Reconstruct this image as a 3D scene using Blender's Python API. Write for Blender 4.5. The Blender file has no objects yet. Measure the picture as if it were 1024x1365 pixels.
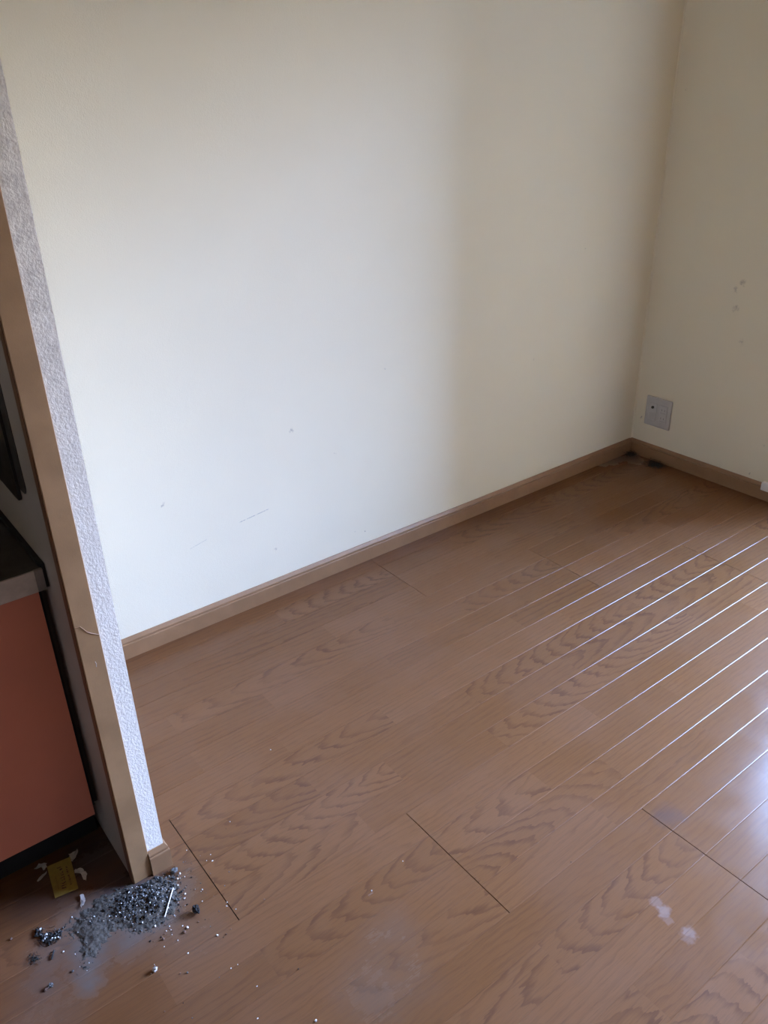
import bpy, bmesh, math, random
from mathutils import Vector, Matrix, noise

# ------------------------------------------------------------------ camera
SC = bpy.context.scene
COL = SC.collection
cam_d = bpy.data.cameras.new('camera')
cam_d.sensor_fit = 'VERTICAL'
cam_d.sensor_height = 36.0
cam_d.lens = 1097.85 / 1365 * 36.0
cam_d.clip_start = 0.02
cam = bpy.data.objects.new('camera', cam_d)
cam.location = (-2.7172, -1.8791, 1.3667)
cam.rotation_euler = (math.radians(62.6344), math.radians(1.2731), math.radians(-37.9031))
COL.objects.link(cam)
SC.camera = cam

# ------------------------------------------------------------------ sky, exposure
W = bpy.data.worlds.new('overcast_sky')
SC.world = W
W.use_nodes = True
bg = W.node_tree.nodes['Background']
# clear hazy sky: pale warm horizon, bluer with height
_n = W.node_tree.nodes
_g = _n.new('ShaderNodeTexCoord'); _s = _n.new('ShaderNodeSeparateXYZ'); _r = _n.new('ShaderNodeValToRGB')
W.node_tree.links.new(_g.outputs['Generated'], _s.inputs[0])
W.node_tree.links.new(_s.outputs[2], _r.inputs[0])
W.node_tree.links.new(_r.outputs[0], bg.inputs[0])
_e = _r.color_ramp.elements
_e[0].position, _e[0].color = 0.05, (0.88, 0.79, 0.60, 1)
_e[1].position, _e[1].color = 0.75, (0.40, 0.72, 1.40, 1)
_m = _e.new(0.30); _m.color = (0.62, 0.83, 1.43, 1)
bg.inputs[1].default_value = 9.0
# the sliding window door, in the right wall: y range and z range
WY0, WY1, WZ0, WZ1 = -2.45, -0.78, 0.03, 1.95
pl = bpy.data.lights.new('window_portal', 'AREA')       # sampling guide for the sky through the window, gives no light of its own
pl.shape = 'RECTANGLE'
pl.size, pl.size_y = (WZ1 - WZ0), (WY1 - WY0)
pl.cycles.is_portal = True
po = bpy.data.objects.new('window_portal', pl)
po.location = (0.16, (WY0 + WY1) / 2, (WZ0 + WZ1) / 2)
po.rotation_euler = (0, math.radians(90), 0)
COL.objects.link(po)
SC.view_settings.view_transform = 'Standard'
SC.view_settings.look = 'None'
SC.view_settings.gamma = 1
SC.view_settings.use_curve_mapping = False
SC.view_settings.exposure = 3.12
SC.cycles.use_denoising = True
SC.cycles.max_bounces = 10
SC.cycles.diffuse_bounces = 7
SC.cycles.glossy_bounces = 4
SC.cycles.transparent_max_bounces = 8
SC.cycles.sample_clamp_indirect = 6

R = random.Random(7)

# ------------------------------------------------------------------ helpers
def link(name, me, parent=None, mat=None):
    o = bpy.data.objects.new(name, me)
    COL.objects.link(o)
    if parent is not None:
        o.parent = parent
    if mat is not None:
        for m in (mat if isinstance(mat, (list, tuple)) else [mat]):
            me.materials.append(m)
    return o

def obj(name, bm, mat=None, parent=None, smooth=False):
    me = bpy.data.meshes.new(name)
    bmesh.ops.recalc_face_normals(bm, faces=bm.faces)
    if smooth:
        for f in bm.faces:
            f.smooth = True
    bm.to_mesh(me)
    bm.free()
    return link(name, me, parent, mat)

def box(bm, x0, x1, y0, y1, z0, z1, bev=0.0, seg=2):
    r = bmesh.ops.create_cube(bm, size=1.0)
    for v in r['verts']:
        v.co = Vector(((x0 + x1) / 2 + v.co.x * (x1 - x0), (y0 + y1) / 2 + v.co.y * (y1 - y0), (z0 + z1) / 2 + v.co.z * (z1 - z0)))
    if bev > 0:
        es = list({e for v in r['verts'] for e in v.link_edges})
        bmesh.ops.bevel(bm, geom=es, offset=bev, segments=seg, profile=0.5, affect='EDGES')
    return r

def boxo(name, x0, x1, y0, y1, z0, z1, mat, parent=None, bev=0.0):
    bm = bmesh.new()
    box(bm, x0, x1, y0, y1, z0, z1, bev)
    return obj(name, bm, mat, parent)

def structure(o):
    o['kind'] = 'structure'
    return o

def tag(o, label, cat, group=None, kind=None):
    o['label'] = label
    o['category'] = cat
    if group:
        o['group'] = group
    if kind:
        o['kind'] = kind
    return o

def empty(name, loc=(0, 0, 0)):
    o = bpy.data.objects.new(name, None)
    o.location = loc
    o.empty_display_size = 0.05
    COL.objects.link(o)
    return o

def prism(bm, pts, axis, a, b):
    """closed profile pts (2D) swept along an axis from a to b"""
    def mk(p, t):
        if axis == 'x': return Vector((t, p[0], p[1]))
        if axis == 'y': return Vector((p[0], t, p[1]))
        return Vector((p[0], p[1], t))
    A = [bm.verts.new(mk(p, a)) for p in pts]
    B = [bm.verts.new(mk(p, b)) for p in pts]
    n = len(pts)
    for i in range(n):
        bm.faces.new((A[i], A[(i + 1) % n], B[(i + 1) % n], B[i]))
    bm.faces.new(A[::-1]); bm.faces.new(B)

# ------------------------------------------------------------------ materials
class NT:
    def __init__(s, name):
        s.m = bpy.data.materials.new(name)
        s.m.use_nodes = True
        s.t = s.m.node_tree
        s.b = s.t.nodes['Principled BSDF']
    def n(s, kind, **kw):
        nd = s.t.nodes.new(kind)
        for k, v in kw.items():
            setattr(nd, k, v)
        return nd
    def put(s, v, sock):
        if isinstance(v, bpy.types.NodeSocket):
            s.t.links.new(v, sock)
        elif v is not None:
            sock.default_value = v
    def math(s, op, a, b=None, c=None, clamp=False):
        nd = s.n('ShaderNodeMath', operation=op, use_clamp=clamp)
        for i, v in enumerate((a, b, c)):
            s.put(v, nd.inputs[i])
        return nd.outputs[0]
    def vmath(s, op, a, b=None):
        nd = s.n('ShaderNodeVectorMath', operation=op)
        s.put(a, nd.inputs[0]); s.put(b, nd.inputs[1])
        return nd.outputs['Value'] if op in ('LENGTH', 'DISTANCE', 'DOT_PRODUCT') else nd.outputs[0]
    def noise(s, vec, scale, detail=3, rough=0.55):
        nd = s.n('ShaderNodeTexNoise')
        s.put(vec, nd.inputs['Vector'])
        nd.inputs['Scale'].default_value = scale
        nd.inputs['Detail'].default_value = detail
        nd.inputs['Roughness'].default_value = rough
        return nd.outputs['Fac']
    def ramp(s, fac, lo, hi, a=0.0, b=1.0, smooth=True):
        nd = s.n('ShaderNodeMapRange', interpolation_type='SMOOTHSTEP' if smooth else 'LINEAR')
        s.put(fac, nd.inputs['Value'])
        for k, v in (('From Min', lo), ('From Max', hi), ('To Min', a), ('To Max', b)):
            s.put(v, nd.inputs[k])
        return nd.outputs[0]
    def mix(s, fac, a, b, mode='MIX'):
        nd = s.n('ShaderNodeMix', data_type='RGBA', blend_type=mode)
        s.put(fac, nd.inputs[0]); s.put(a, nd.inputs[6]); s.put(b, nd.inputs[7])
        return nd.outputs[2]
    def bump(s, h, strength, dist):
        nd = s.n('ShaderNodeBump')
        nd.inputs['Strength'].default_value = strength
        nd.inputs['Distance'].default_value = dist
        s.put(h, nd.inputs['Height'])
        s.t.links.new(nd.outputs[0], s.b.inputs['Normal'])
    def pos(s):
        return s.n('ShaderNodeNewGeometry').outputs['Position']
    def objco(s):
        return s.n('ShaderNodeTexCoord').outputs['Object']
    def scale(s, v, k):
        return s.vmath('MULTIPLY', v, k)
    def base(s, col, rough=0.5, metal=0.0, spec=0.5):
        s.put(col, s.b.inputs['Base Color'])
        s.put(rough, s.b.inputs['Roughness'])
        s.b.inputs['Metallic'].default_value = metal
        s.b.inputs['Specular IOR Level'].default_value = spec
        return s.m
    def blob(s, vec, c, r, soft=0.5):
        """1 inside a blob of radius r about c"""
        d = s.vmath('DISTANCE', vec, c)
        return s.ramp(d, r * (1 - soft), r, 1.0, 0.0)

def rgb(r, g, b):
    return (r, g, b, 1.0)

def plain(name, col, rough=0.5, metal=0.0, var=0.12, nscale=30.0, bump=0.0, bscale=200.0, spec=0.5):
    t = NT(name)
    p = t.pos()
    f = t.noise(p, nscale, 4)
    dark = tuple(c * (1 - var) for c in col) + (1,)
    light = tuple(min(1, c * (1 + var)) for c in col) + (1,)
    c = t.mix(t.ramp(f, 0.3, 0.7), dark, light)
    t.base(c, t.ramp(f, 0.2, 0.8, rough * 0.85, min(1, rough * 1.15)), metal, spec)
    if bump:
        t.bump(t.noise(p, bscale, 3), 0.5, bump)
    return t.m

def wallpaper(name, col, bump_d, scale, marks=(), lines=(), grime=None, rough=0.75, strength=0.5):
    t = NT(name)
    p = t.pos()
    big = t.noise(p, 2.2, 4)
    c = t.mix(t.ramp(big, 0.35, 0.7), tuple(x * 0.975 for x in col) + (1,), col + (1,))
    if marks or lines:
        nw = t.n('ShaderNodeTexNoise'); t.put(p, nw.inputs['Vector']); nw.inputs['Scale'].default_value = 75
        wob = t.vmath('ADD', p, t.scale(t.vmath('SUBTRACT', nw.outputs['Color'], (0.5, 0.5, 0.5)), (0.030, 0.030, 0.030)))
        jit = t.noise(p, 160, 3)
        for (q, r, k) in marks:
            m = t.math('MULTIPLY', t.blob(wob, q, r * 1.15, 0.85), t.ramp(jit, 0.3, 0.62))
            c = t.mix(t.math('MULTIPLY', m, k), c, rgb(0.16, 0.14, 0.13))
        for (a, b, w, k) in lines:
            a, b = Vector(a), Vector(b)
            d = (b - a); L = d.length; d.normalize()
            rel = t.vmath('SUBTRACT', p, tuple(a))
            u = t.vmath('DOT_PRODUCT', rel, tuple(d))
            dist = t.vmath('LENGTH', t.vmath('SUBTRACT', rel, t.scale_by(d, u)))
            m = t.math('MULTIPLY', t.ramp(dist, w * 0.4, w, 1, 0), t.math('MULTIPLY', t.ramp(u, 0, 0.01), t.ramp(u, L - 0.01, L, 1, 0)))
            m = t.math('MULTIPLY', m, t.ramp(jit, 0.35, 0.55))
            c = t.mix(t.math('MULTIPLY', m, k), c, rgb(0.2, 0.2, 0.22))
    if grime:
        z0, z1, k = grime
        z = t.n('ShaderNodeSeparateXYZ'); t.put(p, z.inputs[0])
        g = t.math('MULTIPLY', t.ramp(z.outputs[2], z0, z1), t.ramp(t.noise(p, 55, 5, 0.7), 0.38, 0.72))
        c = t.mix(t.math('MULTIPLY', g, k), c, rgb(0.24, 0.205, 0.18))
    t.base(c, rough, 0, 0.3)
    h = t.math('ADD', t.noise(p, scale, 3, 0.6), t.math('MULTIPLY', t.noise(p, scale * 0.3, 2), 0.6))
    t.bump(h, strength, bump_d)
    return t.m

def _scale_by(s, d, u):
    nd = s.n('ShaderNodeVectorMath', operation='SCALE')
    nd.inputs[0].default_value = tuple(d)
    s.t.links.new(u, nd.inputs['Scale'])
    return nd.outputs[0]
NT.scale_by = _scale_by

def make_plank_mat():
    t = NT('oak_plank')
    oi = t.n('ShaderNodeObjectInfo')
    sep = t.n('ShaderNodeSeparateColor'); t.put(oi.outputs['Color'], sep.inputs[0])
    tone, tilt, seed, y0 = sep.outputs[0], sep.outputs[1], sep.outputs[2], oi.outputs['Alpha']
    tilt = t.math('MULTIPLY', t.math('SUBTRACT', tilt, 0.5), 0.8)
    y0 = t.math('MULTIPLY', t.math('SUBTRACT', y0, 0.5), 0.6)
    oc = t.objco()
    so = t.n('ShaderNodeCombineXYZ'); t.put(t.math('MULTIPLY', seed, 37.0), so.inputs[2])
    co = t.vmath('ADD', oc, so.outputs[0])
    xy = t.n('ShaderNodeSeparateXYZ'); t.put(oc, xy.inputs[0])
    px, py = xy.outputs[0], xy.outputs[1]
    w1 = t.noise(t.scale(co, (6, 22, 1)), 1.0, 3)
    w2 = t.noise(t.scale(co, (22, 110, 1)), 1.0, 3)
    h = t.math('ADD', t.math('MULTIPLY', px, tilt), 0.075)
    h = t.math('ADD', h, t.math('MULTIPLY', t.math('SUBTRACT', w1, 0.5), 0.020))
    yy = t.math('ADD', t.math('SUBTRACT', py, y0), t.math('MULTIPLY', t.math('SUBTRACT', w1, 0.5), 0.018))
    r = t.math('SQRT', t.math('ADD', t.math('MULTIPLY', h, h), t.math('MULTIPLY', yy, yy)))
    q = t.math('ADD', t.math('MULTIPLY', r, 88.0), t.math('MULTIPLY', w2, 0.85))
    fr = t.math('FRACT', q)
    line = t.math('MULTIPLY', t.ramp(fr, 0.48, 0.92), t.ramp(fr, 0.93, 1.0, 1.0, 0.0))
    fade = t.ramp(t.noise(t.scale(co, (5, 30, 1)), 1.0, 3), 0.34, 0.66, 0.30, 1.0)
    fade = t.math('MULTIPLY', fade, t.ramp(t.math('ABSOLUTE', y0), 0.03, 0.075, 1.0, 0.38))
    pores = t.noise(t.scale(co, (26, 760, 1)), 1.0, 3, 0.6)
    pores2 = t.noise(t.scale(co, (9, 240, 1)), 1.0, 3, 0.6)
    cA = t.mix(tone, rgb(0.152, 0.064, 0.0235), rgb(0.184, 0.082, 0.034))
    c = t.mix(t.math('MULTIPLY', t.math('MULTIPLY', line, fade), 0.66), cA, rgb(0.080, 0.034, 0.017))
    c = t.mix(t.math('MULTIPLY', t.ramp(pores, 0.50, 0.74), 0.34), c, rgb(0.075, 0.034, 0.018))
    c = t.mix(t.math('MULTIPLY', t.ramp(pores2, 0.45, 0.75), 0.18), c, rgb(0.085, 0.040, 0.021))
    # wear, dust film, dried spots and painted partition shade that lie on the floor itself (world position)
    p = t.pos()
    f2 = t.noise(p, 14, 5, 0.65)
    f3 = t.noise(p, 120, 4, 0.6)
    wv = t.vmath('ADD', t.vmath('ADD', p, t.scale_noise(p, 60, 0.020)), t.scale_noise(p, 15, 0.035))
    film = None
    for (x, y, rr, k) in DUST_FILM:
        m = t.math('MULTIPLY', t.blob(wv, (x, y, 0), rr * 1.25, 1.0), k)
        film = m if film is None else t.math('MAXIMUM', film, m)
    film = t.math('MULTIPLY', film, t.ramp(f2, 0.25, 0.65, 0.45, 1.0))
    c = t.mix(film, c, rgb(0.135, 0.126, 0.114))
    spot = None
    sv = t.vmath('ADD', p, t.scale_noise(p, 90, 0.022))
    for (x, y, rr, k) in DRIED_SPOTS:
        m = t.math('MULTIPLY', t.blob(sv, (x, y, 0), rr * 1.1, 0.6), k)
        spot = m if spot is None else t.math('MAXIMUM', spot, m)
    c = t.mix(t.math('MULTIPLY', spot, 0.20), c, rgb(0.50, 0.46, 0.46))
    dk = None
    for (x, y, rr, k) in STAINS_AND_SHADE:
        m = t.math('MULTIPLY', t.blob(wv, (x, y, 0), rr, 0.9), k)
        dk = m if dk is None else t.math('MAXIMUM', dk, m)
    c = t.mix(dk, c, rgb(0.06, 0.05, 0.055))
    haze = t.ramp(t.noise(p, 3.0, 4, 0.6), 0.35, 0.7)
    c = t.mix(t.math('MULTIPLY', haze, 0.03), c, rgb(0.40, 0.36, 0.36))
    ro = t.math('ADD', t.ramp(f2, 0.25, 0.75, 0.17, 0.24), t.math('MULTIPLY', film, 0.45))
    ro = t.math('ADD', ro, t.math('MULTIPLY', t.math('SUBTRACT', pores, 0.5), 0.10))
    t.base(c, ro, 0, 0.31)
    t.bump(t.math('ADD', t.math('MULTIPLY', pores, 0.6), t.math('MULTIPLY', f3, 0.25)), 0.10, 0.0003)
    return t.m

def _scale_noise(s, p, scale, amp):
    nd = s.n('ShaderNodeTexNoise'); s.put(p, nd.inputs['Vector'])
    nd.inputs['Scale'].default_value = scale
    nd.inputs['Detail'].default_value = 3
    return s.scale(s.vmath('SUBTRACT', nd.outputs['Color'], (0.5, 0.5, 0.5)), (amp, amp, 0))
NT.scale_noise = _scale_noise

# wear and painted shade on the floor, world x, y, radius, strength
DUST_FILM = [(-2.54, -0.735, 0.090, 0.9), (-2.572, -0.785, 0.060, 0.95), (-2.585, -0.812, 0.046, 0.95), (-2.598, -0.842, 0.032, 0.8), (-2.47, -0.765, 0.095, 0.95), (-2.505, -0.79, 0.075, 0.8),
             (-2.45, -0.80, 0.06, 0.7), (-2.63, -0.745, 0.055, 0.5), (-2.655, -0.80, 0.06, 0.3), (-2.67, -0.86, 0.08, 0.22), (-2.52, -0.63, 0.10, 0.35),
             (-2.395, -0.76, 0.06, 0.35), (-2.43, -0.86, 0.08, 0.2), (-0.10, -0.030, 0.045, 0.6), (-0.15, -0.022, 0.04, 0.6), (-0.06, -0.06, 0.08, 0.4), (-0.20, -0.02, 0.03, 0.5),
             (-2.20, -1.17, 0.10, 0.22), (-2.13, -1.10, 0.07, 0.18)]
DRIED_SPOTS = [(-1.705, -1.358, 0.013, 0.55), (-1.709, -1.377, 0.016, 0.85), (-1.716, -1.384, 0.012, 0.75), (-1.722, -1.395, 0.010, 0.4),
               (-1.712, -1.434, 0.015, 0.8), (-1.724, -1.437, 0.014, 0.45), (-2.11, -1.01, 0.004, 0.6)]
STAINS_AND_SHADE = [(-1.515, -1.245, 0.045, 0.40), (-1.50, -1.262, 0.030, 0.3), (-2.49, -0.58, 0.12, 0.75), (-2.47, -0.68, 0.08, 0.8), (-2.60, -0.60, 0.10, 0.4)]  # stain at the end joint, then partition shade painted on the kitchen floor

M = {}
# marks on the long wall (y = 0) and on the right wall (x = 0): centre, radius, strength
M['wall_back'] = wallpaper('ivory_wallpaper', (0.81, 0.755, 0.585), 0.0008, 330,
    marks=[((-1.608, 0, 0.511), 0.007, 0.7), ((-1.465, 0, 0.401), 0.0045, 0.8), ((-1.366, 0, 0.100), 0.004, 0.9), ((-1.4068, 0, 0.1168), 0.004, 0.5),
           ((-2.010, 0, 0.411), 0.006, 0.5), ((-1.695, 0, 0.161), 0.006, 0.4), ((-1.27, 0, 0.62), 0.005, 0.4), ((-0.62, 0, 0.52), 0.006, 0.3), ((-0.40, 0, 0.86), 0.005, 0.4)],
    lines=[((-1.8038, 0, 0.2837), (-1.70, 0, 0.295), 0.0016, 0.55), ((-1.96, 0, 0.255), (-1.90, 0, 0.268), 0.0014, 0.3)])
M['wall_right'] = wallpaper('ivory_wallpaper_side', (0.81, 0.755, 0.585), 0.0008, 330,
    marks=[((0, -0.367, 0.743), 0.012, 0.55), ((0, -0.3446, 0.7144), 0.012, 0.5), ((0, -0.3565, 0.652), 0.014, 0.45), ((0, -0.519, 0.080), 0.006, 0.9),
           ((0, -0.0384, 0.1553), 0.008, 0.6), ((0, -0.40, 0.544), 0.012, 0.3), ((0, -0.55, 0.20), 0.006, 0.3), ((0, -0.046, 1.33), 0.006, 0.5)])
M['stucco'] = wallpaper('rough_wallpaper', (0.90, 0.86, 0.76), 0.0025, 210, grime=(0.55, 1.35, 0.38), strength=0.55)
M['closet'] = plain('brown_closet_board', (0.22, 0.14, 0.08), 0.6, var=0.1, nscale=5)
M['ceilboard'] = plain('wood_ceiling_board', (0.52, 0.42, 0.28), 0.7, var=0.1, nscale=5)
M['sky_blocker'] = plain('dark_brown_sky_blocker', (0.060, 0.050, 0.038), 0.9, var=0.2, nscale=2)  # dark brown of the added sky blockers outside
M['parapet'] = plain('dark_concrete', (0.16, 0.14, 0.11), 0.9, var=0.15, nscale=6)  # darkened to cut light bounced off the balcony
M['concrete'] = plain('pale_concrete', (0.38, 0.36, 0.32), 0.85, var=0.1, nscale=6)
M['skirting'] = plain('brown_skirting_vinyl', (0.285, 0.158, 0.078), 0.45, var=0.08, nscale=18)
M['trim'] = plain('tan_trim_vinyl', (0.318, 0.190, 0.092), 0.42, var=0.13, nscale=14, bump=0.0002, bscale=600)
M['trim_dark'] = plain('dark_trim_edge', (0.14, 0.06, 0.025), 0.5)
M['oak'] = make_plank_mat()
M['under'] = plain('dark_underlay', (0.035, 0.022, 0.015), 0.9)
M['orange'] = plain('salmon_laminate', (0.62, 0.215, 0.14), 0.35, var=0.04, nscale=6)
M['carcass'] = plain('dark_carcass_board', (0.10, 0.075, 0.06), 0.6)
M['black'] = plain('black_plastic', (0.010, 0.012, 0.016), 0.55)
M['blackgloss'] = plain('black_enamel', (0.008, 0.008, 0.008), 0.4)
M['filler'] = plain('grey_brown_filler', (0.06, 0.05, 0.045), 0.6)
M['steel'] = plain('worn_stainless_steel', (0.50, 0.46, 0.43), 0.45, 0.35, var=0.1, nscale=60)
M['steel_dark'] = plain('sooty_stainless_steel', (0.09, 0.085, 0.085), 0.5, 0.6, var=0.3, nscale=25)
M['steel_cap'] = plain('dull_grey_end_cap', (0.24, 0.215, 0.205), 0.5, 0.3)
M['kpanel'] = plain('grey_kitchen_wall_panel', (0.37, 0.335, 0.305), 0.38, var=0.1, nscale=5)
M['shade_band'] = plain('charcoal_shade_band', (0.022, 0.020, 0.020), 0.55)  # shade beside the black panel, put in as a dark colour
M['plate'] = plain('grey_ivory_plastic', (0.50, 0.485, 0.45), 0.4, var=0.03)
M['insert'] = plain('ivory_plastic_insert', (0.53, 0.515, 0.48), 0.4, var=0.03)
M['hole'] = plain('dark_socket_hole', (0.02, 0.018, 0.015), 0.6)
M['slot'] = plain('grey_socket_slot', (0.24, 0.225, 0.21), 0.6)
M['white'] = plain('white_plastic', (0.82, 0.80, 0.78), 0.4, var=0.03)
M['card'] = plain('mustard_card', (0.36, 0.26, 0.055), 0.6, var=0.1, nscale=90)
M['ink'] = plain('dark_red_print', (0.10, 0.035, 0.03), 0.6)
M['ink_soft'] = plain('olive_print', (0.26, 0.17, 0.04), 0.6)
M['paper'] = plain('torn_paper', (0.50, 0.455, 0.42), 0.8, var=0.12, nscale=120)
M['grit_dark'] = plain('dark_grit', (0.030, 0.029, 0.028), 0.9, var=0.4, nscale=300, spec=0.1)
M['grit_mid'] = plain('grey_grit', (0.13, 0.128, 0.125), 0.9, var=0.3, nscale=300, spec=0.1)
M['grit_white'] = plain('pale_plaster_grit', (0.85, 0.84, 0.82), 0.7, var=0.1, nscale=300)
M['grit_brown'] = plain('brown_grit', (0.15, 0.085, 0.06), 0.8, var=0.3, nscale=300)
M['powder'] = plain('grey_dust_powder', (0.095, 0.083, 0.069), 0.95, var=0.3, nscale=160, bump=0.0015, bscale=420, spec=0.1)
M['lint'] = plain('grey_green_lint', (0.022, 0.023, 0.020), 0.95, var=0.4, nscale=300)
M['alu'] = plain('grey_aluminium_sash', (0.5, 0.5, 0.5), 0.4, 0.7)
M['ground'] = plain('outside_gravel', (0.14, 0.12, 0.095), 0.9, var=0.3, nscale=4)
def glass_mat():
    t = NT('window_glass')
    tr = t.n('ShaderNodeBsdfTransparent'); gl = t.n('ShaderNodeBsdfGlossy')
    gl.inputs['Roughness'].default_value = 0.02
    fz = t.n('ShaderNodeValue'); fz.outputs[0].default_value = 0.05; mx = t.n('ShaderNodeMixShader')
    t.t.links.new(fz.outputs[0], mx.inputs[0]); t.t.links.new(tr.outputs[0], mx.inputs[1]); t.t.links.new(gl.outputs[0], mx.inputs[2])
    t.t.links.new(mx.outputs[0], t.n('ShaderNodeOutputMaterial').inputs[0])
    out = [n for n in t.t.nodes if n.type == 'OUTPUT_MATERIAL']
    for o in out[:-1]:
        t.t.nodes.remove(o)
    return t.m
M['glass'] = glass_mat()

# ------------------------------------------------------------------ room shell
XL, YF, H = -4.3, -2.9, 2.40                      # far left wall, front wall behind the camera, ceiling height
structure(boxo('ground', -1.0, 30, -40, 25, -0.75, -0.65, M['ground']))
# unseen balcony by the sliding door, sized to limit sky light: slab, solid parapet, the balcony above
structure(boxo('balcony_floor', 0.15, 1.32, -5.0, 2.5, -0.20, -0.05, M['parapet']))
structure(boxo('balcony_parapet', 1.20, 1.32, -5.0, 2.5, -0.05, 1.02, M['parapet']))
structure(boxo('balcony_ceiling', 0.15, 1.05, -5.0, 2.5, 2.30, 2.45, M['concrete']))
hs = structure(boxo('added_sky_blocker', 0, 18, -18, 0, -0.65, 20.0, M['sky_blocker']))  # unseen block added to cut off the oblique sky
hs.location = (8.0, -7.3, 0)
hs.rotation_euler = (0, 0, math.radians(-45))
structure(boxo('added_horizon_blocker', 7.0, 7.3, -8.0, 24, -0.65, 2.7, M['sky_blocker']))  # unseen slab added to cut sky light near the horizon
structure(boxo('ceiling', XL - 0.1, 0.15, YF - 0.1, 0.12, H, H + 0.1, M['ceilboard']))
structure(boxo('wall_back', XL - 0.1, 0.15, 0.0, 0.12, -0.1, H, M['wall_back']))
structure(boxo('wall_front', XL - 0.1, 0.15, YF - 0.1, YF, -0.1, H, M['closet']))
structure(boxo('wall_far_left', XL - 0.1, XL, YF, 0.0, -0.1, H, M['wall_right']))
bm = bmesh.new()                                  # right wall with its window opening
ys = [YF, WY0, WY1, 0.0]; zs = [-0.1, WZ0, WZ1, H]
for i in range(3):
    for j in range(3):
        if i == 1 and j == 1:
            continue
        box(bm, 0.0, 0.15, ys[i], ys[i + 1], zs[j], zs[j + 1])
bmesh.ops.remove_doubles(bm, verts=bm.verts, dist=1e-5)
structure(obj('wall_right', bm, M['wall_right']))

# papered-over caulk ridge down the corner
bm = bmesh.new()
prism(bm, [(0.001, 0.001), (-0.0045, 0.001), (-0.0042, -0.0016), (-0.0016, -0.0042), (0.001, -0.0045)], 'z', 0.058, H - 0.001)
structure(obj('trim_2', bm, M['wall_right']))

# window, outside the frame, in the right wall: two sashes in a metal frame
win = structure(empty('window_1', (0.075, (WY0 + WY1) / 2, WZ0)))
def wpart(name, y0, y1, z0, z1, x0, x1, mat, parent=win):
    o = boxo(name, x0, x1, y0, y1, z0, z1, mat)
    o.parent = parent
    o.matrix_parent_inverse = Matrix.Translation(Vector(win.location)).inverted()
    return o
for nm, a in (('frame_head', (WY0, WY1, WZ1 - 0.03, WZ1)), ('frame_sill', (WY0, WY1, WZ0, WZ0 + 0.03)), ('frame_jamb', (WY0, WY0 + 0.03, WZ0 + 0.03, WZ1 - 0.03)), ('frame_jamb', (WY1 - 0.03, WY1, WZ0 + 0.03, WZ1 - 0.03))):
    wpart(nm, *a, 0.04, 0.14, M['alu'])
ym = (WY0 + WY1) / 2
for (a, b, x) in ((WY0 + 0.03, ym + 0.02, 0.065), (ym - 0.02, WY1 - 0.03, 0.10)):
    z0, z1 = WZ0 + 0.03, WZ1 - 0.03
    wpart('sash_stile', a, a + 0.035, z0, z1, x, x + 0.025, M['alu'])
    wpart('sash_stile', b - 0.035, b, z0, z1, x, x + 0.025, M['alu'])
    wpart('sash_rail', a + 0.035, b - 0.035, z0, z0 + 0.05, x, x + 0.025, M['alu'])
    wpart('sash_rail', a + 0.035, b - 0.035, z1 - 0.04, z1, x, x + 0.025, M['alu'])
    wpart('pane', a + 0.035, b - 0.035, z0 + 0.05, z1 - 0.04, x + 0.011, x + 0.014, M['glass'])

# ------------------------------------------------------------------ partition between kitchen and room
PY = -0.7027                                      # its end face
PX0, PX1 = -2.4515, -2.385
bm = bmesh.new()
box(bm, PX0, PX1, PY + 0.002, 0.0, 0.0, H, 0.0)
part = structure(obj('wall_left', bm, M['stucco']))
boxo('kitchen_panel', -2.4535, PX0, PY + 0.020, 0.0, 0.0, H, M['kpanel'], part)['label'] = 'dull grey sheet covering the kitchen side of the partition'
# wooden corner post on the end of the partition
bm = bmesh.new()
box(bm, -2.4550, -2.4180, PY - 0.0015, PY + 0.020, 0.0, H, 0.0012, 2)
post = structure(obj('trim_1', bm, M['trim']))
boxo('edge_strip', -2.4560, -2.4550, PY + 0.001, PY + 0.020, 0.0, H, M['trim_dark'], post)['label'] = 'dark brown side edge of the post'
# lifted sliver of film on the post
def ribbon(name, pts, wid, mat, parent=None, thick=0.0004, up=(0, -1, 0)):
    bm = bmesh.new()
    n = len(pts)
    rows = []
    for i, q in enumerate(pts):
        q = Vector(q)
        d = (Vector(pts[min(i + 1, n - 1)]) - Vector(pts[max(i - 1, 0)])).normalized()
        s = d.cross(Vector(up)).normalized() * (wid / 2)
        u = Vector(up).normalized() * thick
        rows.append([bm.verts.new(q + s), bm.verts.new(q + s * 0.4 + u), bm.verts.new(q - s * 0.4 + u), bm.verts.new(q - s)])
    for a, b in zip(rows, rows[1:]):
        for k in range(4):
            bm.faces.new((a[k], a[(k + 1) % 4], b[(k + 1) % 4], b[k]))
    bm.faces.new(rows[0]); bm.faces.new(rows[-1][::-1])
    return obj(name, bm, mat, parent)
ribbon('peeled_film', [(-2.4545, PY - 0.0016, 0.604), (-2.4455, PY - 0.002, 0.6035), (-2.442, PY - 0.002, 0.598), (-2.437, PY - 0.002, 0.589), (-2.430, PY - 0.002, 0.583), (-2.4185, PY - 0.0016, 0.575)], 0.0016, M['skirting'], post, 0.0008)
ribbon('film_scratch', [(-2.4345, PY - 0.0015, 0.528), (-2.4335, PY - 0.0018, 0.523), (-2.4345, PY - 0.0016, 0.517)], 0.0010, M['plate'], post, 0.0004)

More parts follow.
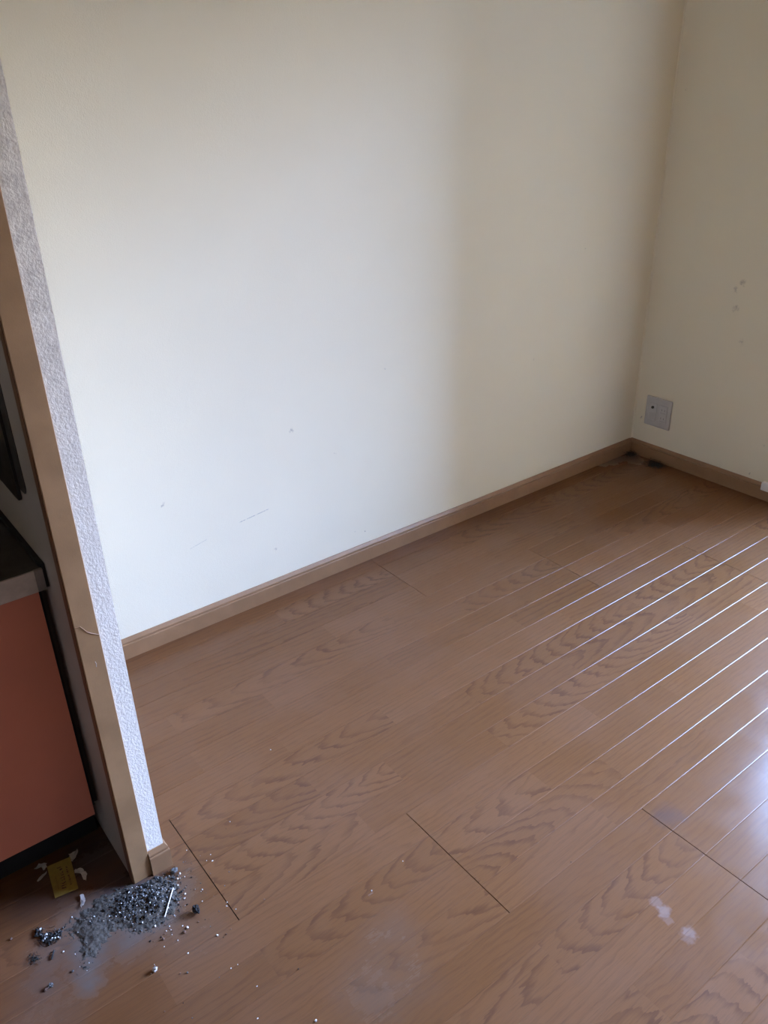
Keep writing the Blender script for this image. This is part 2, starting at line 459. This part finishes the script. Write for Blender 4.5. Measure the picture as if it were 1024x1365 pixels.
# ------------------------------------------------------------------ skirting boards
def skirt_profile(h=0.0604, t=0.012):
    # (distance from wall, z)
    return [(0.0, 0.0), (t, 0.0), (t, h - 0.0165), (t - 0.0010, h - 0.0152), (t - 0.0042, h - 0.0142), (t - 0.0042, h - 0.0126), (t - 0.0022, h - 0.0108), (t - 0.0030, h - 0.0080), (0.0030, h), (0.0, h)]
def skirt(name, pts_map, axis, a, b):
    bm = bmesh.new()
    prism(bm, [pts_map(d, z) for d, z in skirt_profile()], axis, a, b)
    return structure(obj(name, bm, M['skirting']))
skirt('baseboard_back', lambda d, z: (-d, z), 'x', PX1 + 0.009, -0.012)
skirt('baseboard_right', lambda d, z: (-d, z), 'y', WY1 + 0.03, 0.0)
# partition baseboard: a short piece on the end face, turned round the corner along the room side
def mitre(name, d_t):
    bm = bmesh.new()
    prof = [(d * d_t / 0.012, z) for d, z in skirt_profile()]
    A, B, C = [], [], []
    for d, z in prof:
        A.append(bm.verts.new((-2.4180, PY + 0.002 - d, z)))
        B.append(bm.verts.new((PX1 + d, PY + 0.002 - d, z)))
        C.append(bm.verts.new((PX1 + d, -0.0125, z)))
    n = len(prof)
    for P, Q in ((A, B), (B, C)):
        for i in range(n):
            bm.faces.new((P[i], P[(i + 1) % n], Q[(i + 1) % n], Q[i]))
    bm.faces.new(A[::-1]); bm.faces.new(C)
    return structure(obj(name, bm, M['skirting']))
mitre('baseboard_left', 0.0085)

# ------------------------------------------------------------------ floor: panels of four strips, each strip in veneer planks
SW = 0.303 / 4
ROW0 = 0.009
ENDS = [-1.360, -0.919, -0.516, -1.934, -1.540, -1.140, -0.735, -0.33, -1.74, -1.34]   # one end joint of every row
floor = structure(boxo('floor', XL, 0.0, YF, 0.0, -0.06, -0.012, M['under']))
PROF = [(-SW / 2, -0.0115), (-SW / 2, -0.0007), (-SW / 2 + 0.0005, -0.00038), (-SW / 2 + 0.0010, -0.00012), (-SW / 2 + 0.0017, 0.0)]
PROF = PROF + [(-a, z) for a, z in PROF[::-1]]
plank_cache = {}
def plank_mesh(x0, x1, ya, yb):
    """plank from x0 to x1 (centred on its own origin) with eased long edges; ya, yb cut it at a wall"""
    me = bpy.data.meshes.new('plank')
    L = (x1 - x0) / 2
    pts = [(min(max(a, ya), yb), z) for a, z in PROF]
    vs = [(-L, a, z) for a, z in pts] + [(L, a, z) for a, z in pts]
    n = len(pts)
    fs = [(i, i + 1, n + i + 1, n + i) for i in range(n - 1)]
    fs += [tuple(range(n))[::-1], tuple(range(n, 2 * n))]
    me.from_pydata(vs, [], fs)
    me.update()
    for p in me.polygons:
        p.use_smooth = False
    me.materials.append(M['oak'])
    return me
BUTTS = {0: [0.56, 1.24], 1: [0.40, 1.056, 1.53], 2: [0.76, 1.34], 3: [0.33, 1.11, 1.50]}   # metres from a panel's right end
row = 0
for row in range(10):
    yt = ROW0 - 0.303 * row
    e = ENDS[row]
    while e < -0.001:
        e += 1.818
    while e > XL:
        a, b = max(e - 1.818, XL), min(e, 0.0)
        if b - a > 0.02:
            seen = row < 6 and b > -2.95
            pan = empty('floor_panel', ((a + b) / 2, yt - 0.1515, 0))
            pan.parent = floor
            for s in range(4):
                yc = yt - SW * (s + 0.5)
                if yc + SW / 2 < YF or yc - SW / 2 > 0:
                    continue
                cuts = [e - c + (R.uniform(-0.05, 0.05) if s in (0, 2) else 0) for c in BUTTS[s]] if seen else []
                xs = [b - (0.0009 if b < 0 else 0)] + [c for c in cuts if a + 0.04 < c < b - 0.04] + [a + (0.0009 if a > XL else 0)]
                for k in range(len(xs) - 1):
                    x1, x0 = xs[k], xs[k + 1]
                    xc = (x0 + x1) / 2
                    top, bot = SW / 2, -SW / 2
                    if yc + top > -0.0: top = -yc - 0.0005
                    if yc + bot < YF: bot = YF - yc + 0.0005
                    me = plank_mesh(x0, x1, bot, top)
                    o = bpy.data.objects.new('plank', me)
                    COL.objects.link(o)
                    o.parent = pan
                    o.location = (xc - pan.location.x, yc - pan.location.y, 0)
                    # grain: tone, slant of the growth rings, seed, heart offset
                    tone, seed = R.uniform(0.15, 0.85), R.random()
                    u = R.random()
                    if s == 1 and k == 0:
                        sl, y0 = -0.20, R.uniform(-0.004, 0.006)
                    elif s == 0 and k == 0:
                        sl, y0 = 0.06, -0.085
                    elif u < (0.12 if row < 2 else 0.30):
                        sl, y0 = R.choice((-1, -1, 1)) * R.uniform(0.10, 0.24), R.uniform(-0.03, 0.03)
                    else:
                        sl, y0 = R.choice((-1, 1)) * R.uniform(0.005, 0.06), R.choice((-1, 1)) * R.uniform(0.05, 0.16)
                    o.color = (tone, 0.5 + sl / 0.8, seed, 0.5 + y0 / 0.6)
        e -= 1.818

# ------------------------------------------------------------------ low stove cabinet at the kitchen side
cab = tag(empty('kitchen_cabinet', (-2.77, -0.30, 0)), 'salmon orange kitchen base cabinet with black toe kick beside the partition', 'cabinet')
def at(root, o):
    o.parent = root
    o.matrix_parent_inverse = Matrix.Translation(Vector(root.location)).inverted()
    return o
DX = -2.470
at(cab, boxo('carcass', -3.07, -2.474, -0.563, -0.003, 0.10, 0.632, M['carcass']))
at(cab, boxo('toe_kick', -3.07, -2.4615, -0.526, -0.46, 0.0, 0.10, M['black']))['label'] = 'black recessed toe kick'
dr = at(cab, boxo('door', -2.765, DX, -0.585, -0.565, 0.099, 0.622, M['orange'], None, 0.0012))
at(cab, boxo('door', -3.07, -2.768, -0.585, -0.565, 0.099, 0.622, M['orange'], None, 0.0012))
at(cab, boxo('filler_strip', -2.4685, -2.4615, -0.560, -0.52, 0.10, 0.632, M['black']))['label'] = 'black strip in the gap beside the door'
at(cab, boxo('side_filler', -2.4612, -2.4538, -0.553, -0.50, 0.10, 0.632, M['filler']))['label'] = 'dark grey strip next to the partition'
# stainless worktop with a rolled front edge and a sunken, sooty deck
ct = tag(empty('countertop', (-2.77, -0.30, 0.633)), 'low stainless steel stove countertop with dark sooty deck', 'countertop')
bm = bmesh.new()
prism(bm, [(-0.605, 0.633), (-0.598, 0.633), (-0.598, 0.640), (0.0, 0.640), (0.0, 0.668), (-0.588, 0.668), (-0.594, 0.672), (-0.602, 0.672), (-0.605, 0.669)], 'x', -3.07, -2.4615)
at(ct, obj('worktop', bm, M['steel_dark']))
at(ct, boxo('front_edge', -3.07, -2.4735, -0.6065, -0.602, 0.6325, 0.6728, M['steel'], None, 0.0008))['label'] = 'pale worn steel front edge'
at(ct, boxo('end_cap', -2.4735, -2.4600, -0.6068, -0.600, 0.6325, 0.6728, M['steel_cap'], None, 0.0008))['label'] = 'dull grey end cap of the front edge'
at(ct, boxo('side_gap', -2.4615, -2.4538, -0.600, -0.002, 0.633, 0.678, M['black']))['label'] = 'black strip standing in for the dark gap along the side wall'  # shade of the gap beside the worktop, put in as black

# black panel on the kitchen side of the partition, above the counter
bm = bmesh.new()
def rounded(y0, y1, z0, z1, r):
    pts = [(y1, z0), (y1, z1), (y0, z1)]
    for i in range(7):
        a = math.pi + math.pi / 2 * i / 6
        pts.append((y0 + r + r * math.cos(a), z0 + r + r * math.sin(a)))
    return pts
sp = tag(empty('splash_panel', (-2.456, -0.3, 0.775)), 'black panel with rounded lower corner fixed above the stove counter', 'panel')
prism(bm, rounded(-0.562, -0.05, 0.777, 1.65, 0.012), 'x', -2.4590, -2.4545)
at(sp, obj('face_sheet', bm, M['blackgloss']))
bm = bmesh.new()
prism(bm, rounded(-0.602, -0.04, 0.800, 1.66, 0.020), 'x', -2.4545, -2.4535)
at(sp, obj('shade_sheet', bm, M['shade_band']))  # dark sheet stands in for the shade band beside the panel

# ------------------------------------------------------------------ wall outlet
ou = tag(empty('wall_outlet', (0, -0.1115, 0.20)), 'square ivory wall outlet plate with one dark round jack, low in the corner', 'outlet')
OY, OZ = -0.1115, 0.1985
bm = bmesh.new()
box(bm, -0.0075, 0.0, OY - 0.058, OY + 0.058, OZ - 0.060, OZ + 0.060, 0.004, 3)
at(ou, obj('cover_plate', bm, M['plate']))
for k, sy in enumerate((0.024, -0.024)):
    ins = at(ou, boxo('jack_insert' if k == 0 else 'socket_insert', -0.0090, -0.0070, OY + sy - 0.0175, OY + sy + 0.0175, OZ - 0.0345, OZ + 0.0345, M['insert'], None, 0.0006))
    def sub(name, y0, y1, z0, z1, x0, x1, mat, par=ins):
        o = boxo(name, x0, x1, y0, y1, z0, z1, mat)
        o.parent = par
        return o
    if k == 0:
        bm = bmesh.new()
        bmesh.ops.create_cone(bm, cap_ends=True, segments=20, radius1=0.0058, radius2=0.0050, depth=0.005, matrix=Matrix.Translation((-0.0105, OY + sy, OZ + 0.018)) @ Matrix.Rotation(-math.pi / 2, 4, 'Y'))
        j = obj('round_jack', bm, M['hole'])
        j.parent = ins
        j['label'] = 'dark round aerial jack'
        sub('blank_cap', OY + sy - 0.012, OY + sy + 0.012, OZ - 0.029, OZ - 0.004, -0.0097, -0.0088, M['plate'])
    else:
        for dz in (0.017, -0.017):
            for dy in (0.0063, -0.0063):
                sub('slot', OY + sy + dy - 0.0011, OY + sy + dy + 0.0011, OZ + dz - 0.0038, OZ + dz + 0.0038, -0.0093, -0.0088, M['slot'])
            sub('socket_ridge', OY + sy - 0.012, OY + sy + 0.012, OZ + dz - 0.0125, OZ + dz - 0.0117, -0.0096, -0.0088, M['slot'])

# white plastic piece clipped on the skirting, cut by the frame edge
wc = tag(empty('cable_cover', (-0.012, -0.64, 0.0)), 'small white plastic cover clipped over the dark right skirting', 'cover')
bm = bmesh.new()
box(bm, -0.016, -0.0005, -0.72, -0.5785, 0.0375, 0.0660, 0.002, 2)
at(wc, obj('cover_shell', bm, M['white']))
at(wc, boxo('cover_lip', -0.0150, -0.0005, -0.72, -0.5815, 0.0660, 0.0690, M['white'], None, 0.0006))

# ------------------------------------------------------------------ yellow card and torn paper
cd = tag(empty('business_card', (-2.5598, -0.6022, 0.0)), 'small mustard yellow card with dark print lying before the toe kick', 'card')
P4 = [Vector((-2.5761, -0.5575, 0)), Vector((-2.5317, -0.5635, 0)), Vector((-2.5446, -0.6471, 0)), Vector((-2.5872, -0.6403, 0))]
bm = bmesh.new()
NA, NB = 4, 8
def card_pt(u, v, dz=0.0):
    q = P4[0].lerp(P4[1], u).lerp(P4[3].lerp(P4[2], u), v)
    q.z = 0.0012 + 0.0020 * (2 * v - 1) ** 2 + 0.0008 * u + dz
    return q
g = {}
for s_, dz in ((0, 0.0), (1, 0.0005)):
    for i in range(NA + 1):
        for j in range(NB + 1):
            g[s_, i, j] = bm.verts.new(card_pt(i / NA, j / NB, dz))
for i in range(NA):
    for j in range(NB):
        bm.faces.new((g[1, i, j], g[1, i + 1, j], g[1, i + 1, j + 1], g[1, i, j + 1]))
        bm.faces.new((g[0, i, j + 1], g[0, i + 1, j + 1], g[0, i + 1, j], g[0, i, j]))
for i in range(NA):
    bm.faces.new((g[0, i, 0], g[0, i + 1, 0], g[1, i + 1, 0], g[1, i, 0])); bm.faces.new((g[0, i + 1, NB], g[0, i, NB], g[1, i, NB], g[1, i + 1, NB]))
for j in range(NB):
    bm.faces.new((g[0, 0, j + 1], g[0, 0, j], g[1, 0, j], g[1, 0, j + 1])); bm.faces.new((g[0, NA, j], g[0, NA, j + 1], g[1, NA, j + 1], g[1, NA, j]))
at(cd, obj('card_stock', bm, M['card']))
# three rows of print, worn beyond reading: one heavy, two light
rp = random.Random(3)
for nm, u0, u1, v0, v1, n, mat in (('print_line', 0.36, 0.58, 0.14, 0.86, 9, M['ink']), ('print_line', 0.70, 0.80, 0.20, 0.82, 12, M['ink']), ('print_line', 0.19, 0.26, 0.36, 0.80, 11, M['ink_soft'])):
    bm = bmesh.new()
    for k in range(n):
        va = v0 + (v1 - v0) * k / n
        vb = va + (v1 - v0) / n * rp.uniform(0.55, 0.85)
        for _ in range(3):
            ua = rp.uniform(u0, u1 - 0.04); ub = min(u1, ua + rp.uniform(0.03, 0.5 * (u1 - u0) + 0.03))
            a_, b_ = sorted((rp.uniform(va, vb), rp.uniform(va, vb)))
            b_ = max(b_, a_ + 0.012)
            bm.faces.new([bm.verts.new(card_pt(uu, vv, 0.0007)) for uu, vv in ((ua, a_), (ub, a_), (ub, b_), (ua, b_))])
    at(cd, obj(nm, bm, mat))

def scrap(pts, label, seed, curl=0.006, name='paper_scrap'):
    """torn bit of paper: outline in world x, y, lifted along one side"""
    rr = random.Random(seed)
    c = Vector((sum(p[0] for p in pts) / len(pts), sum(p[1] for p in pts) / len(pts), 0))
    bm = bmesh.new()
    ring = []
    n = len(pts)
    for i in range(n):
        a, b = Vector((*pts[i], 0)), Vector((*pts[(i + 1) % n], 0))
        for k in range(3):
            q = a.lerp(b, k / 3) + Vector((rr.uniform(-1, 1), rr.uniform(-1, 1), 0)) * 0.0012
            ring.append(q)
    top, bot = [], []
    for q in ring:
        z = 0.0008 + curl * max(0.0, noise.noise(q * 70 + Vector((seed, 0, 0))) + 0.25)
        top.append(bm.verts.new((q.x, q.y, z + 0.0004))); bot.append(bm.verts.new((q.x, q.y, z)))
    ct_, cb_ = bm.verts.new((c.x, c.y, 0.0026)), bm.verts.new((c.x, c.y, 0.0020))
    m = len(ring)
    for i in range(m):
        j = (i + 1) % m
        bm.faces.new((top[i], top[j], ct_)); bm.faces.new((bot[j], bot[i], cb_)); bm.faces.new((bot[i], bot[j], top[j], top[i]))
    o = obj(name, bm, M['paper'])
    return tag(o, label, 'paper', 'torn paper bits around the card')
scrap([(-2.597, -0.5445), (-2.5865, -0.5385), (-2.5735, -0.5475), (-2.5765, -0.5555), (-2.583, -0.5595), (-2.585, -0.5515)], 'whitest torn scrap, between the toe kick and the yellow card corner', 1)
scrap([(-2.6035, -0.5780), (-2.5960, -0.5715), (-2.5785, -0.5645), (-2.5835, -0.5720), (-2.5945, -0.5800)], 'thin pointed paper sliver on the kitchen side of the yellow card', 2, 0.004)
scrap([(-2.5335, -0.5630), (-2.5305, -0.5535), (-2.5195, -0.5560), (-2.5130, -0.5500), (-2.5150, -0.5615), (-2.5240, -0.5735), (-2.5320, -0.5755)], 'folded torn scrap between the yellow card and the partition wall', 3)
scrap([(-2.5375, -0.6050), (-2.5345, -0.5965), (-2.5255, -0.6005), (-2.5215, -0.6110), (-2.5200, -0.6250), (-2.5265, -0.6370), (-2.5305, -0.6300), (-2.5270, -0.6170), (-2.5310, -0.6080)], 'curved hook-shaped torn scrap beside the long edge of the card', 4)
scrap([(-2.5520, -0.6770), (-2.5470, -0.6650), (-2.5415, -0.6640), (-2.5410, -0.6760), (-2.5500, -0.6890), (-2.5560, -0.6930)], 'crumpled paper scrap at the edge of the grey dust', 5)

# ------------------------------------------------------------------ dust, grit and rubble
def chunk(bm, c, r, rr, flat=0.75, mat=0):
    vs = bmesh.ops.create_icosphere(bm, subdivisions=1, radius=1.0)['verts']
    ax = Vector((rr.uniform(0.7, 1.3), rr.uniform(0.7, 1.3), flat * rr.uniform(0.8, 1.2))) * r
    rot = Matrix.Rotation(rr.uniform(0, 6.28), 3, 'Z') @ Matrix.Rotation(rr.uniform(-0.4, 0.4), 3, 'X')
    fs = set()
    for v in vs:
        q = v.co * rr.uniform(0.78, 1.18)
        v.co = rot @ Vector((q.x * ax.x, q.y * ax.y, q.z * ax.z)) + Vector(c)
        fs.update(v.link_faces)
    for f in fs:
        f.material_index = mat
GRIT = [M['grit_dark'], M['grit_mid'], M['grit_white'], M['grit_brown']]

# powder: a low height field of grey dust with ridges, dipping under the floor at its rim
HUMPS = [(-2.452, -0.745, 0.034, 0.0055), (-2.425, -0.745, 0.026, 0.0040), (-2.44, -0.775, 0.030, 0.0040), (-2.482, -0.735, 0.026, 0.0034), (-2.497, -0.752, 0.020, 0.0042),
         (-2.52, -0.742, 0.028, 0.0030), (-2.548, -0.742, 0.028, 0.0030), (-2.565, -0.725, 0.022, 0.0026), (-2.560, -0.765, 0.020, 0.0024), (-2.577, -0.788, 0.015, 0.0021),
         (-2.588, -0.812, 0.010, 0.0017), (-2.515, -0.712, 0.022, 0.0030), (-2.473, -0.790, 0.022, 0.0026)]
def powder_z(x, y):
    z = -0.0016
    for hx, hy, s, h in HUMPS:
        z += h * math.exp(-((x - hx) ** 2 + (y - hy) ** 2) / (2 * s * s) * 1.6)
    q = Vector((x, y, 0))
    ridge = abs(noise.noise(Vector((x * 95 + y * 40, y * 45 - x * 20, 1.7))))
    z += 0.0016 * (0.5 - ridge * 2.0) + 0.0012 * noise.noise(q * 260) + 0.0006 * noise.noise(q * 600)
    return z
bm = bmesh.new()
NX, NYY = 130, 100
gx0, gx1, gy0, gy1 = -2.640, -2.375, -0.865, -0.665
gv = {}
for i in range(NX + 1):
    for j in range(NYY + 1):
        x, y = gx0 + (gx1 - gx0) * i / NX, gy0 + (gy1 - gy0) * j / NYY
        z = powder_z(x, y)
        gv[i, j] = (x, y, z)
bv = {}
def gvert(k):
    if k not in bv:
        bv[k] = bm.verts.new((gv[k][0], gv[k][1], max(gv[k][2], -0.0008)))
    return bv[k]
for i in range(NX):
    for j in range(NYY):
        ks = ((i, j), (i + 1, j), (i + 1, j + 1), (i, j + 1))
        if max(gv[k][2] for k in ks) < 0.0:
            continue
        cx, cy = gv[i, j][0], gv[i, j][1]
        if cx > -2.459 and cy > PY - 0.012 and cx < -2.374:
            continue
        bm.faces.new([gvert(k) for k in ks])
pw = obj('dust_heap', bm, M['powder'], None, True)
tag(pw, 'low heap of grey dust spilled at the foot of the wooden post', 'dust', None, 'stuff')
pw['kind'] = 'stuff'

def on_dust(x, y):
    return max(0.0, powder_z(x, y))
def blocked(x, y, r):
    return (-2.456 - r < x < -2.374 + r and y > PY - 0.009 - r)
rg = random.Random(11)
bm = bmesh.new()
cnt = 0
while cnt < 1700:
    hx, hy, s, _ = rg.choice(HUMPS[:5]) if rg.random() < 0.80 else rg.choice(HUMPS)
    x, y = rg.gauss(hx, s * 0.75), rg.gauss(hy, s * 0.6)
    r = min(0.0036, 0.0006 + rg.expovariate(1 / 0.0006))
    if hx < -2.49:
        r *= 0.5
    if blocked(x, y, r * 1.4) or x > -2.36:
        continue
    u = rg.random()
    m = 0 if u < 0.55 else 1 if u < 0.92 else 2
    if m == 2: r = min(max(r, 0.0008), 0.0017)
    chunk(bm, (x, y, on_dust(x, y) + r * 0.45), r, rg, 0.75, m)
    cnt += 1
heapgrit = obj('rubble', bm, GRIT, pw)
heapgrit['kind'] = 'stuff'
bm = bmesh.new()
for _ in range(90):                                # loose grains further out, down to single specks
    a = rg.uniform(-2.0, 0.5); d = 0.06 + rg.expovariate(1 / 0.07)
    x, y = -2.45 + d * math.cos(a) * 0.9, -0.76 + d * math.sin(a)
    r = rg.uniform(0.0006, 0.0016)
    if blocked(x, y, r * 1.4) or y > -0.66: continue
    chunk(bm, (x, y, on_dust(x, y) + r * 0.5), r, rg, 0.8, rg.choice((0, 1, 2, 2, 3, 3)))
for x, y, r, m in ((-2.3754, -0.7377, 0.0024, 2), (-2.3842, -0.7461, 0.0022, 2), (-2.3573, -0.7982, 0.0018, 2), (-2.3802, -0.9032, 0.0020, 2), (-2.4163, -0.8548, 0.0028, 2), (-2.4246, -0.8597, 0.0030, 3), (-2.4605, -0.8481, 0.0028, 3),
                   (-2.4659, -0.9276, 0.0018, 3), (-2.455, -0.9346, 0.0019, 1), (-2.3915, -0.975, 0.0017, 2), (-2.2998, -1.0504, 0.0018, 0), (-2.3261, -1.1441, 0.0022, 2), (-2.4615, -0.8145, 0.0022, 2), (-2.3877, -0.7864, 0.0022, 2),
                   (-2.3334, -0.8533, 0.0016, 2), (-2.338, -0.860, 0.0015, 2), (-2.5758, -0.6987, 0.0015, 2), (-2.6117, -0.8054, 0.0024, 1), (-2.6784, -0.6729, 0.0030, 3), (-2.105, -1.005, 0.0016, 2), (-2.016, -0.99, 0.0012, 2), (-2.06, -0.556, 0.0014, 2), (-1.76, -1.20, 0.0012, 0), (-2.612, -0.758, 0.0015, 2)):
    chunk(bm, (x, y, on_dust(x, y) + r * 0.55), r, rg, 0.8, m)
gr = obj('grit', bm, GRIT)
tag(gr, 'single pale and brown grains scattered over the boards around the dust heap', 'grit', None, 'stuff')

def lump(name, c, r, mats, label, cat, seed, n=5, mat=0, group=None):
    """a clod: several fused irregular chunks, one mesh"""
    rr = random.Random(seed)
    bm = bmesh.new()
    vs = bmesh.ops.create_icosphere(bm, subdivisions=3, radius=1.0)['verts']
    for v in vs:
        d = v.co.copy()
        k = 1 + 0.55 * noise.noise(d * 1.7 + Vector((seed, 0, 0))) + 0.34 * noise.noise(d * 4 + Vector((0, seed, 0)))
        v.co = Vector((d.x * r[0] * k, d.y * r[1] * k, d.z * r[2] * k))
    zmin = min(v.co.z for v in vs)
    for v in vs:
        v.co += Vector((c[0], c[1], -zmin + on_dust(c[0], c[1]) - 0.0004))
    o = obj(name, bm, mats)
    return tag(o, label, cat, group)
lump('clod', (-2.3885, -0.8355), (0.0058, 0.0075, 0.0075), M['grit_dark'], 'dark lone clod of dirt on bare boards beyond the white stick', 'clod', 5)
lump('pebble', (-2.382, -0.7265), (0.0075, 0.0050, 0.0050), M['grit_mid'], 'grey pebble against the outer corner of the partition skirting', 'pebble', 9)
lump('pebble', (-2.4975, -0.8953), (0.0042, 0.0040, 0.0042), M['paper'], 'pale pinkish pebble alone on the floor well clear of the dust', 'pebble', 12)
lump('pebble', (-2.6507, -0.8088), (0.0046, 0.0036, 0.0034), M['grit_mid'], 'small grey pebble with brown crumb below the curved debris clump', 'pebble', 14)
lump('crumb', (-2.6590, -0.8100), (0.0038, 0.0025, 0.0022), M['grit_brown'], 'brown crumb touching the small grey pebble below the debris clump', 'crumb', 15)

# white stick lying over the grit
a, b = Vector((-2.4009, -0.7628, 0.0052)), Vector((-2.4400, -0.8102, 0.0042))
bm = bmesh.new()
d = b - a
rot = d.to_track_quat('Z', 'Y').to_matrix().to_4x4()
bmesh.ops.create_cone(bm, cap_ends=True, segments=12, radius1=0.0011, radius2=0.0011, depth=d.length, matrix=Matrix.Translation((a + b) / 2) @ rot)
tag(obj('white_stick', bm, M['white'], None, False), 'thin straight white stick lying across the grit by the post', 'stick')

# crescent clump of dirt and lint to the side of the heap
def fibres(bm, c, rad, n, rr, zmax, w=0.0003, mat=0):
    for _ in range(n):
        t0, L = rr.uniform(0, 6.28), rr.uniform(0.4, 1.1) * rad
        q = Vector((rr.gauss(c[0], rad * 0.4), rr.gauss(c[1], rad * 0.4), rr.uniform(0.0006, zmax * 0.6)))
        prev = None
        for k in range(6):
            side = Vector((-math.sin(t0), math.cos(t0), 0)) * w
            ring = [bm.verts.new(q + side), bm.verts.new(q - side), bm.verts.new(q + Vector((0, 0, w * 2)))]
            if prev:
                for i in range(3):
                    f = bm.faces.new((prev[i], prev[(i + 1) % 3], ring[(i + 1) % 3], ring[i]))
                    f.material_index = mat
            prev = ring
            t0 += rr.uniform(-0.9, 0.9)
            q = q + Vector((math.cos(t0), math.sin(t0), 0)) * (L / 5)
            q.z = min(max(q.z + rr.uniform(-0.001, 0.001), 0.0004), zmax)
rc = random.Random(21)
bm = bmesh.new()
PATH = [(-2.6340, -0.6840), (-2.6365, -0.6945), (-2.6325, -0.7075), (-2.6245, -0.7160), (-2.6170, -0.7215), (-2.6080, -0.7220), (-2.6040, -0.7130)]
for k in range(190):
    i = rc.uniform(0, len(PATH) - 1.001); j = int(i); f = i - j
    x = PATH[j][0] * (1 - f) + PATH[j + 1][0] * f + rc.gauss(0, 0.0042)
    y = PATH[j][1] * (1 - f) + PATH[j + 1][1] * f + rc.gauss(0, 0.0042)
    r = rc.uniform(0.0008, 0.0026)
    u = rc.random()
    chunk(bm, (x, y, r * 0.5 + rc.uniform(0, 0.003)), r, rc, 0.8, 0 if u < 0.70 else 1 if u < 0.95 else 2)
fibres(bm, (-2.625, -0.712), 0.018, 40, rc, 0.006)
dc = obj('debris_clump', bm, GRIT)
tag(dc, 'crescent clump of dark crumbly dirt beside the dust heap', 'debris', None, 'stuff')

def lint(name, c, rad, n, label, seed, zmax=0.006, mats=None, group=None):
    rr = random.Random(seed)
    bm = bmesh.new()
    for k in range(n // 3):
        r = rr.uniform(0.0008, 0.0022)
        chunk(bm, (rr.gauss(c[0], rad * 0.38), rr.gauss(c[1], rad * 0.38), r * 0.5 + rr.uniform(0, zmax * 0.3)), r, rr, 0.7, rr.choice((0, 0, 1)))
    fibres(bm, c, rad, n, rr, zmax)
    o = obj(name, bm, [M['lint'], M['grit_mid']])
    return tag(o, label, 'lint', group)
lint('lint_tuft', (-2.6585, -0.7390), 0.011, 30, 'ragged dark lint tuft below the crescent dirt clump', 31, 0.004)
ribbon('dark_splinter', [(-2.6245, -0.7455, 0.0012), (-2.6290, -0.7530, 0.0020), (-2.6335, -0.7605, 0.0012)], 0.0032, M['grit_dark'], None, 0.0016, (0, 0, 1))
sp_ = bpy.data.objects['dark_splinter']
tag(sp_, 'slim dark splinter below the open side of the dirt clump', 'splinter')
lint('dust_ball', (-0.036, -0.034), 0.026, 120, 'dark fuzzy dust ball tucked right into the room corner', 41, 0.024)
lint('dust_ball', (-0.050, -0.160), 0.036, 220, 'larger dark dust ball by the right skirting below the outlet', 42, 0.020)
